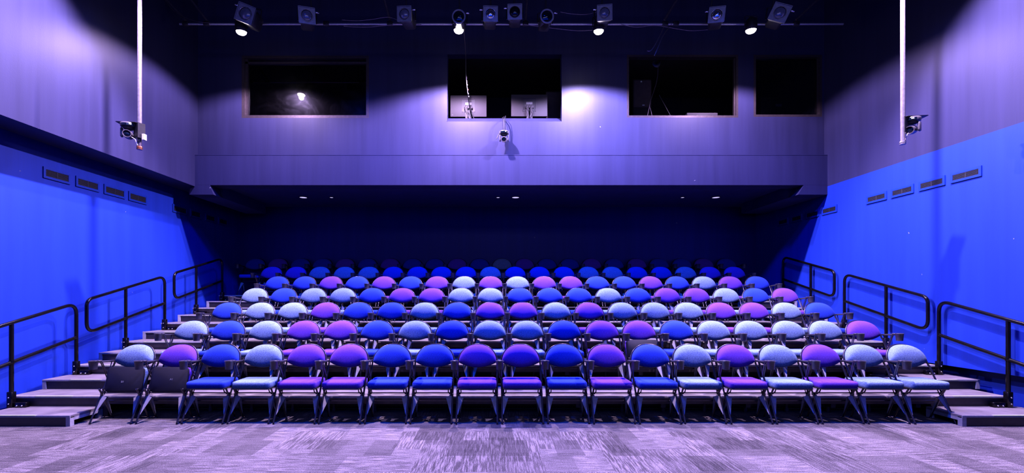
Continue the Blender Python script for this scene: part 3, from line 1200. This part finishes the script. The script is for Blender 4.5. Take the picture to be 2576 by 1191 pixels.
# ================================================================= BOOTH CONTENTS
def monitor(px0, px1, py0, py1, d, label, dim=False):
    a = PX(px0, py1, d); c = PX(px1, py0, d)
    cx = (a[0] + c[0]) / 2
    w, h = (c[0] - a[0]) / 2, (c[2] - a[2])
    base_z = 4.3 + .0
    zf = 5.267 if dim else 4.98
    root = empty('computer_monitor', (cx, d, zf))
    z0 = a[2] - zf
    tag(root, label, 'monitor')
    body = M['dark_grey'] if dim else M['monitor']
    b_ = MB(); b_.rbox(-w, w, 0, .035, z0, z0 + h, .012)
    b_.build('shell', body, root)
    MB().box(-w * .93, w * .93, .034, .040, z0 + .03, z0 + h - .02).build('screen', M['lens_dark'], root)
    MB().box(-w * .7, w * .7, -.003, .002, z0 + h * .83, z0 + h * .84).build('cooling_slot', M['dark_grey'], root)
    m_ = MB()
    t = .012
    bw, bh, zc = .135, .27, z0 + h * .53
    for bx0, bx1, bz0, bz1 in ((-bw, bw, zc + bh / 2 - t, zc + bh / 2), (-bw, -bw + t, zc - bh / 2, zc + bh / 2), (bw - t, bw, zc - bh / 2, zc + bh / 2)):
        m_.box(bx0, bx1, -.012, .002, bz0, bz1)
    m_.box(-bw + t, bw - t, -.004, .001, zc - bh / 2, zc + bh / 2 - t)
    mt = m_.build('mounting_recess', M['dark_grey'], root)
    MB().box(-.065, .065, -.010, -.003, zc + .0, zc + .055).build('port_label', M['screen_label'], mt)
    s_ = MB()
    for sx in (-1, 1):
        s_.box(sx * .038 - .022, sx * .038 + .022, -.055, -.030, -.0, zc - .04)
    s_.box(-.085, .085, -.052, -.012, zc - .08, zc - .03)
    s_.build('stand', body, root)
    MB().box(-.14, .14, -.10, .06, -.012, .0).build('foot', body, root)
    c_ = MB()
    for q in range(3):
        x_ = -.05 + .05 * q
        c_.tube([(x_, -.02, zc), (x_ + .05 * (1 if dim else -1) * .6, -.075, zc - .08), (x_ + .03, -.08, zc - .20), (x_ + (.14 if px0 < 1200 else -.10), -.07, .01)], .005, 6)
    c_.build('cables', M['lampbody'], root)
    MB().lathe([(.012, 0), (.012, .002)], 10, T=Tr(-w + .045, 0, z0 + .04) @ Rx(PI / 2)).build('badge', M['dark_grey'], root)
    return root


DM = 9.42
monitor(1133, 1224, 240, 294, DM, 'silver backed monitor in the open booth window, cable hanging in front')
monitor(1286, 1377, 238, 293, DM, 'silver backed monitor in the open booth window beside the brown cabinet')
monitor(1914, 2003, 245, 296, 9.75, 'dark backed monitor dimly seen behind the smallest booth window', dim=True)
# desks that carry them
for (xa_, xb_, lab, zt) in ((-1.75, 2.1, 'dark booth desk behind the open window carrying two monitors', 4.968),
                            (2.3, 6.55, 'dark booth counter behind the right pair of booth windows', 5.255)):
    root = empty('booth_desk', ((xa_ + xb_) / 2, 9.7, 4.3))
    tag(root, lab, 'desk')
    hw = (xb_ - xa_) / 2
    MB().box(-hw, hw, -.38, .45, zt - 4.3 - .03, zt - 4.3).build('desk_top', M['booth'], root)
    for sx in (-1, 0, 1):
        MB().box(sx * (hw - .05) - .03, sx * (hw - .05) + .03, -.3, .4, 0, zt - 4.3 - .03).build('panel_leg', M['booth'], root)
a = PX(1377, 300, 9.9); c = PX(1411, 241, 9.9)
root = empty('storage_cabinet', ((a[0] + c[0]) / 2, 9.75, 4.97))
tag(root, 'plain brown cabinet standing beside the monitor in the open booth window', 'cabinet')
MB().rbox(-.20, .20, -.05, .35, 0, c[2] - 4.97, .01).build('body', M['brown_box'], root)
MB().box(-.19, .19, -.056, -.05, .02, c[2] - 5.0).build('door', M['brown_box'], root)

# loudspeaker behind window 3
a = PX(1595, 268, 9.9); c = PX(1641, 197, 9.9)
root = empty('loudspeaker', ((a[0] + c[0]) / 2, 9.95, 5.255))
tag(root, 'brownish loudspeaker standing behind the glazed booth window, hung cable beside it', 'speaker')
hw = (c[0] - a[0]) / 2
MB().rbox(-hw, hw, 0, .3, 0, a[2] - 5.255 + .0, .012).build('stand_box', M['booth'], root)
MB().rbox(-hw, hw, 0, .3, a[2] - 5.255, c[2] - 5.255, .02).build('cabinet', M['brown_box'], root)
MB().box(-hw + .02, hw - .02, -.008, .0, a[2] - 5.255 + .02, c[2] - 5.255 - .03).build('grille', M['brown_box'], root)
MB().box(-.005, .045, -.012, -.008, a[2] - 5.255 + .035, a[2] - 5.255 + .055).build('badge', M['cream'], root)
MB().box(-.045, -.012, -.012, -.008, c[2] - 5.255 - .07, c[2] - 5.255 - .04).build('tape_mark', M['glow'], root)

# hanging lamp shades behind windows 3 and 4
for (px, py, lab, dm) in ((1654, 156, 'small tilted lamp shade near the top of the booth window with the loudspeaker', 9.5),
                      (1962, 158, 'small tilted lamp shade near the top of the smallest booth window', 9.8)):
    p = PX(px, py, dm)
    root = empty('hanging_lamp', (p[0], p[1], p[2]))
    tag(root, lab, 'lamp')
    MB().lathe([(.035, .10), (.045, .06), (.085, -.06), (.078, -.06), (.035, .07)], 18, T=Rz(.3) @ Ry(.65)).build('lamp_shade', M['gelframe'], root)
    MB().tube([(.045, 0, .08), (.06, 0, .25), (.05, .02, 6.75 - p[2])], .012, 8).build('arm', M['dim_pipe'], root)
p = PX(1656, 163, 9.42)
q = PX(1634, 270, 9.42)
root = empty('hanging_cable', (p[0], p[1], q[2]))
tag(root, 'thin pale cable hanging from the lamp shade past the loudspeaker', 'cable')
o_ = lambda px, py: (PX(px, py, 9.42)[0] - p[0], 0, PX(px, py, 9.42)[2] - q[2])
c_ = MB()
c_.tube([o_(1656, 160), o_(1655, 185), o_(1651, 210), o_(1643, 235), o_(1636, 255), o_(1633, 272), o_(1629, 291)], .006, 6)
c_.tube([o_(1634, 268), o_(1638, 280), o_(1640, 291)], .005, 6)
c_.build('cable_core', M['dim_pipe'], root)
a = PX(1659, 238, 9.42); c = PX(1689, 291, 9.42)
root = empty('microphone_stand', (c[0], 9.42, 5.255))
tag(root, 'thin slanting metal stand behind the glazed window, right of the loudspeaker', 'stand')
MB().tube([(0, 0, 0), (a[0] - c[0], 0.02, a[2] - 5.255)], .005, 8).build('boom', M['dark_grey'], root)
MB().lathe([(.07, 0), (.07, .01), (.02, .015)], 16).build('foot', M['lampbody'], root)
# console
a = PX(1729, 291, 9.36); c = PX(1806, 284, 9.36)
root = empty('mixing_console', ((a[0] + c[0]) / 2, 9.40, 5.255))
tag(root, 'pale flat console resting on the desk behind the booth window', 'mixer')
hw = (c[0] - a[0]) / 2
MB().rbox(-hw, hw, -.03, .25, 0, .075, .01).build('body', M['monitor'], root)
MB().box(-hw * .4, hw * .35, -.034, -.03, .012, .045).build('label_panel', M['dark_grey'], root)
MB().lathe([(.012, 0), (.012, .006)], 10, T=Tr(hw * .66, -.03, .03) @ Rx(PI / 2)).build('knob', M['dark_grey'], root)

# cable with connectors dropping from the lighting bar to the first monitor
root = empty('lighting_cable', PX(1173, 150, 8.9))
tag(root, 'dark cable with silver and red connectors dropping from the lights to the booth', 'cable')
lc = root.location.copy()
o_ = lambda px, py, d=8.9: tuple(Vector(PX(px, py, d)) - lc)
pts = [o_(1166, 62, 7.9), o_(1170, 110, 8.4), o_(1172, 150), o_(1172, 180), o_(1174, 210), o_(1177, 235), o_(1180, 262, 9.2), o_(1184, 283, 9.3)]
MB().tube(pts, .009, 6).build('cable_core', M['lampbody'], root)
for (x_, y_, h_, mt) in ((1173.5, 196, 6, 'dark_grey'), (1174, 207, 9, 'dim_pipe'), (1175, 214, 3, 'cream'), (1177, 226, 3, 'red'), (1178, 236, 2.5, 'bolt'), (1179, 243, 3, 'bolt')):
    MB().tube([o_(x_, y_ - h_ / 2), o_(x_ + .5, y_ + h_ / 2)], .011, 10).build('connector', M[mt], root)

# ================================================================= LIGHTING BAR AND LAMPS
DB = 8.1
za = PX(0, 61, DB)[2]
x_l, x_r = PX(452, 61, DB)[0], PX(2121, 61, DB)[0]
root = empty('lighting_bar', (0, DB, za))
tag(root, 'long horizontal steel lighting bar with clamps and slanting hangers', 'lighting bar')
MB().tube([(x_l, 0, 0), (x_r, 0, 0)], .0165, 12).build('bar', mat('bright_galvanised_bar', (0.75, 0.7, 0.75), 0.35, 0.3, noise=(30, 0.1)), root)
for px in (467, 520, 821, 981, 1222, 1322, 1673, 1700, 2003):
    xx = PX(px, 61, DB)[0]
    MB().rbox(xx - .05, xx + .05, -.025, .03, -.024, .045, .008).build('clamp', M['lampbody'], root)
for (x1_, y1_, x2_, y2_) in ((967, 0, 981, 52), (1326, 0, 1322, 52), (1701, 2, 1672, 50), (2056, 0, 2003, 50), (400, -20, 467, 52), (466, -20, 522, 55)):
    p2 = Vector(PX(x2_, y2_, DB)); p1 = Vector(PX(x1_, y1_, DB))
    dr = (p1 - p2)
    e = p2 + dr * ((Z_CEIL - p2.z) / dr.z)
    MB().tube([p2 - root.location, e - root.location], .021, 10).build('hanger', M['dim_pipe'], root)
# grid bar above that carries the lanterns
ZG = 7.05
root = empty('grid_pipe', (0, 7.75, ZG))
tag(root, 'upper grid pipe above the picture from which the lanterns hang', 'pipe')
MB().tube([(-5.4, 0, 0), (6.2, 0, 0)], .024, 12).build('bar', M['dim_pipe'], root)
for xx in (-5.2, -2.4, .4, 3.2, 6.0):
    MB().tube([(xx, 0, 0), (xx, 0, Z_CEIL - ZG)], .02, 8).build('hanger', M['dim_pipe'], root)


def lantern(px, py, w, roll, yaw, kind, label, tab=1, pitch=0.15, d=7.65):
    p = PX(px, py, d)
    S = w * d / F
    root = empty('lantern_spotlight', (p[0], p[1], p[2]))
    tag(root, label, 'stage light', 'stage lanterns along the bar')
    T = Rz(yaw) @ Ry(roll) @ Rx(pitch)
    h = S / 2
    b_ = MB()
    b_.rbox(-h * .82, h * .82, .05, .38, -h * .82, h * .82, h * .3, T=T)
    b_.box(-h * .5, h * .5, .12, .30, h * .8, h * .98, T)
    b_.build('housing', M['lampbody'], root)
    if kind in ('plain', 'facet', 'dark', 'bright'):
        f = MB()
        e = h * .16
        # colour frame: square plate with a round hole (built as ring segments)
        n = 32
        ri = h * .70
        vs, fs = [], []
        for i in range(n):
            a = 2 * PI * (i + .5) / n
            ca, sa = math.cos(a), math.sin(a)
            m_ = h / max(abs(ca), abs(sa))
            for yy in (.0, .03):
                vs.append((ri * ca, yy, ri * sa)); vs.append((m_ * ca, yy, m_ * sa))
        for i in range(n):
            a, c = i * 4, ((i + 1) % n) * 4
            fs += [(a, a + 1, c + 1, c), (a + 2, c + 2, c + 3, a + 3), (a, c, c + 2, a + 2), (a + 1, a + 3, c + 3, c + 1)]
        f.add(vs, fs, False, T)
        f.box(-h, h, -.012, .0, -h, -h + e * .45, T); f.box(-h, h, -.012, .0, h - e * .45, h, T)
        f.box(-h, -h + e * .45, -.012, .0, -h, h, T); f.box(h - e * .45, h, -.012, .0, -h, h, T)
        f.build('colour_frame', M['gelframe'], root)
        lm = {'plain': 'lens', 'facet': 'facet', 'dark': 'lens_dark', 'bright': 'facet'}[kind]
        l_ = MB()
        l_.lathe([(ri * 1.0, -.03), (ri * .96, -.015), (ri * .7, .004), (ri * .35, .014), (.001, .018)], 28, T=T @ Rx(PI / 2), cap0=False)
        l_.build('lens', M[lm], root)
        r_ = MB()
        ring = [(ri * .99 * math.cos(q * PI / 14), -.004, ri * .99 * math.sin(q * PI / 14)) for q in range(28)]
        r_.tube(ring, .006, 6, closed=True, T=T)
        r_.build('lens_ring', M['silver'] if kind != 'dark' else M['lampbody'], root)
    else:
        R = h * .95
        b_ = MB()
        b_.lathe([(R * .98, 0), (R, .01), (R, .04), (R * .92, .05), (R * 1.1, .22), (R * .75, .40), (R * .4, .44)], 28, T=T @ Rx(-PI / 2), cap0=False)
        b_.build('barrel', M['silver'], root)
        r_ = MB()
        ring = [(R * .96 * math.cos(q * PI / 16), -.003, R * .96 * math.sin(q * PI / 16)) for q in range(32)]
        r_.tube(ring, .014, 8, closed=True, T=T)
        r_.build('front_ring', M['gelframe'], root)
        l_ = MB()
        l_.lathe([(R * .9, -.02), (R * .6, -.005), (.001, .005)], 28, T=T @ Rx(PI / 2), cap0=False)
        l_.build('lens', M['lens_dark'], root)
    # yoke
    yk = MB()
    top = ZG - .06 - p[2]
    yy = .20
    yk.tube(fillet([(-h * 1.12, yy, 0), (-h * 1.12, yy, h * 1.5), (h * 1.12, yy, h * 1.5), (h * 1.12, yy, 0)], .03, 4), .011, 8, T=Rz(yaw) @ Ry(roll * .3))
    yk.tube([(0, yy, h * 1.5), (0, .10, top + .0)], .013, 8)
    yk.build('yoke', M['lampbody'], root)
    k_ = MB()
    k_.rbox(tab * h * 1.05, tab * h * 1.05 + tab * .001 + .055 * tab if tab > 0 else h * -1.05, -.0, .03, h * .45, h * .62, .004, T=T) if tab > 0 else \
        k_.rbox(-h * 1.05 - .055, -h * 1.05, 0, .03, h * .45, h * .62, .004, T=T)
    k_.build('tilt_knob', M['silver'], root)
    MB().rbox(-.035, .035, .06, .14, top - .0, top + .09, .01).build('hook_clamp', M['lampbody'], root)
    return root


lantern(617, 34, 44, .35, .1, 'plain', 'square framed stage lantern tilted above the leftmost glowing lamp', -1)
lantern(772, 39, 40, -.06, .35, 'plain', 'square framed stage lantern turned sideways between the first two glowing lamps', 1)
lantern(1017, 35, 37, .03, -.1, 'plain', 'square framed stage lantern with plain lens, just left of the glowing lamp at centre', 1)
lantern(1154, 42, 34, 0, 0, 'par', 'round fronted stage lantern directly above the second glowing lamp', 1)
lantern(1234, 35, 37, 0, .04, 'facet', 'square framed stage lantern with crumpled bright reflector', -1)
lantern(1295, 30, 37, 0, -.04, 'dark', 'square framed stage lantern with dark coated lens ring', -1)
lantern(1376, 41, 34, 0, .06, 'par', 'round silver barrelled stage lantern beside the dark coated one', 1, d=7.6)
lantern(1521, 32, 38, -.04, -.08, 'plain', 'square framed stage lantern directly above the third glowing lamp', -1)
lantern(1803, 37, 38, .10, -.35, 'bright', 'square framed stage lantern with bright reflector, left of the rightmost glowing lamp', -1)
lantern(1962, 32, 42, .42, -.25, 'plain', 'square framed stage lantern tilted sharply, right of the rightmost glowing lamp', 1)

GLOW = [(607, 79), (1154, 75), (1506, 77), (1889, 75)]
gl_lab = ['glowing stage lamp under the bar, beneath the tilted lantern at the left end', 'glowing stage lamp under the bar, above the monitor with the hanging cable',
          'glowing stage lamp under the bar, third from the left end', 'glowing stage lamp under the bar, nearest the right end']
glow_pos = []
for (px, py), lab in zip(GLOW, gl_lab):
    p = PX(px, py, 7.95)
    glow_pos.append(p)
    root = empty('stage_floodlight', p)  # wide floodlight with its lens facing down
    tag(root, lab, 'stage light', 'glowing lamps under the lighting bar')
    T = Rx(.12)
    b_ = MB()
    b_.lathe([(.088, -.01), (.096, .0), (.092, .05), (.092, .10), (.07, .17), (.035, .20), (.02, .205)], 26, T=T, cap0=False)
    b_.build('housing', M['lampbody'], root)
    MB().lathe([(.084, .0), (.080, -.022), (.060, -.046), (.03, -.058), (.001, -.061)], 26, T=T, cap0=False).build('lamp_lens', M['lamp'], root)
    yk = MB()
    yk.tube(fillet([(-.105, .0, .05), (-.105, .0, .235), (.105, .0, .235), (.105, .0, .05)], .03, 4), .008, 8)
    yk.tube([(0, .0, .235), (0, DB - 7.95, .235), (0, DB - 7.95, za - p[2] + .01)], .01, 8)
    yk.build('yoke', M['lampbody'], root)

# loose cables looped along the bar
def bar_cable(pts, label):
    root = empty('loose_cord', PX(pts[0][0], pts[0][1], DB - .05))
    lc_ = root.location.copy()
    tag(root, label, 'cable', 'loose cables along the lighting bar')
    P_ = [Vector(PX(x, y, DB - .05)) - lc_ for x, y in pts]
    # smooth the run
    out = []
    for i in range(len(P_) - 1):
        p0 = P_[max(i - 1, 0)]; p1 = P_[i]; p2 = P_[i + 1]; p3 = P_[min(i + 2, len(P_) - 1)]
        for s in range(6):
            t = s / 6
            out.append(.5 * ((2 * p1) + (-p0 + p2) * t + (2 * p0 - 5 * p1 + 4 * p2 - p3) * t * t + (-p0 + 3 * p1 - 3 * p2 + p3) * t ** 3))
    out.append(P_[-1])
    MB().tube(out, .0055, 6).build('cable_core', M['dim_pipe'], root)


bar_cable([(415, 0), (440, 30), (470, 46), (500, 55), (530, 58)], 'thin loose cable sagging past the left tip of the bar')
bar_cable([(860, 50), (900, 52), (940, 48), (975, 43), (1000, 50)], 'thin loose cable rising to the hanger left of the plain lantern')
bar_cable([(865, 66), (920, 68), (970, 64), (1005, 60), (1060, 62)], 'thin loose cable hugging the bar underside near the plain lantern')
bar_cable([(1318, 61), (1350, 66), (1400, 72), (1450, 77), (1490, 76)], 'thin loose cable sagging from the bar towards the third glowing lamp')
bar_cable([(1410, 30), (1440, 35), (1475, 36), (1500, 30)], 'short thin cable linking the silver lantern to the lantern beside it')
bar_cable([(1562, 61), (1600, 68), (1650, 64), (1700, 72), (1740, 77), (1790, 74)], 'thin loose cable sagging under the bar beyond the third glowing lamp')
bar_cable([(1672, 62), (1660, 90), (1640, 125), (1628, 128)], 'thin cable tail dangling from the bar towards the glazed booth window')
bar_cable([(1690, 60), (1668, 90), (1655, 120), (1646, 140)], 'thin cable tail dangling to the lamp shade window')

# ================================================================= LIGHTS
LAV = (0.76, 0.53, 1.0)
PINK = (0.86, 0.61, 1.0)
VIO = (0.60, 0.47, 1.0)


def spot(name, loc, target, power, size, blend, color, radius=.06):
    l = bpy.data.lights.new(name, 'SPOT')
    l.energy = power
    l.spot_size = math.radians(size)
    l.spot_blend = blend
    l.color = color
    l.shadow_soft_size = radius
    o = bpy.data.objects.new(name, l)
    COL.objects.link(o)
    o.location = loc
    d = Vector(target) - Vector(loc)
    o.rotation_euler = d.to_track_quat('-Z', 'Y').to_euler()
    return o


def area(name, loc, target, power, sx, sy, color):
    l = bpy.data.lights.new(name, 'AREA')
    l.energy = power
    l.shape = 'RECTANGLE'
    l.size, l.size_y = sx, sy
    l.color = color
    o = bpy.data.objects.new(name, l)
    COL.objects.link(o)
    o.location = loc
    d = Vector(target) - Vector(loc)
    o.rotation_euler = d.to_track_quat('-Z', 'Y').to_euler()
    return o


def flood(name, p, power, color, lean_=(0, 0), half=75.5, blend=.3):
    """wide flood lamp pointing down; lean_ tips it in x and y"""
    return spot(name, p, (p[0] + lean_[0], p[1] + lean_[1], p[2] - 1), power, half * 2, blend, color, .05)


# the four glowing lamps under the bar
for p, c_, pw in zip(glow_pos, (LAV, LAV, VIO, LAV), (560, 1750, 1650, 600)):
    flood('lamp_flood', (p[0], p[1], p[2] - .075), pw, c_)
# their twins nearer the stage, above the top of the photograph, close to the side walls
flood('side_flood', (-3.75, 5.55, 6.4), 2250, PINK, (-.46, -.38), 62, .35)
flood('side_flood', (4.35, 5.4, 6.4), 2250, PINK, (.46, -.34), 62, .35)
# blue overhead wash from nearer the stage
for x_ in (-3.4, 0.2, 3.8):
    spot('blue_flood', (x_, 4.7, 7.2), (x_, 6.2, 0), 950, 120, .5, (0.0, 0.05, 1.0), .25)
area('lavender_fill', (.3, -3.4, 6.6), (.2, 8, 4.5), 85, 8, 1.0, (0.45, 0.42, 1.0))  # added lavender fill from the front, brightens the lantern faces
area('blue_fill', (.3, -3.2, 4.2), (.2, 8, 1.0), 130, 11, 2.0, (0.0, 0.05, 1.0))  # added blue front fill in place of bounced light

w = bpy.data.worlds.new('World')
SC.world = w
w.use_nodes = True
w.node_tree.nodes['Background'].inputs['Color'].default_value = (0.0, 0.004, 0.05, 1)
w.node_tree.nodes['Background'].inputs['Strength'].default_value = 0.2

# ================================================================= CAMERA
cam = bpy.data.cameras.new('Camera')
cam.sensor_fit = 'HORIZONTAL'
cam.sensor_width = 36
cam.lens = F / 2576 * 36
cam.shift_x = (1288 - X0) / 2576
cam.shift_y = (Y0 - 595.5) / 2576
cam.clip_start = .05
co = bpy.data.objects.new('Camera', cam)
COL.objects.link(co)
co.location = (0, 0, EYE)
co.rotation_euler = (PI / 2, 0, 0)
SC.camera = co

SC.view_settings.view_transform = 'Standard'
SC.view_settings.look = 'None'
SC.view_settings.exposure = 0.0
SC.view_settings.gamma = 1
SC.view_settings.use_curve_mapping = False
try:
    SC.cycles.use_denoising = True
    SC.cycles.max_bounces = 8
    SC.cycles.diffuse_bounces = 0
    SC.cycles.transparent_max_bounces = 8
    SC.cycles.sample_clamp_indirect = 6
except Exception:
    pass
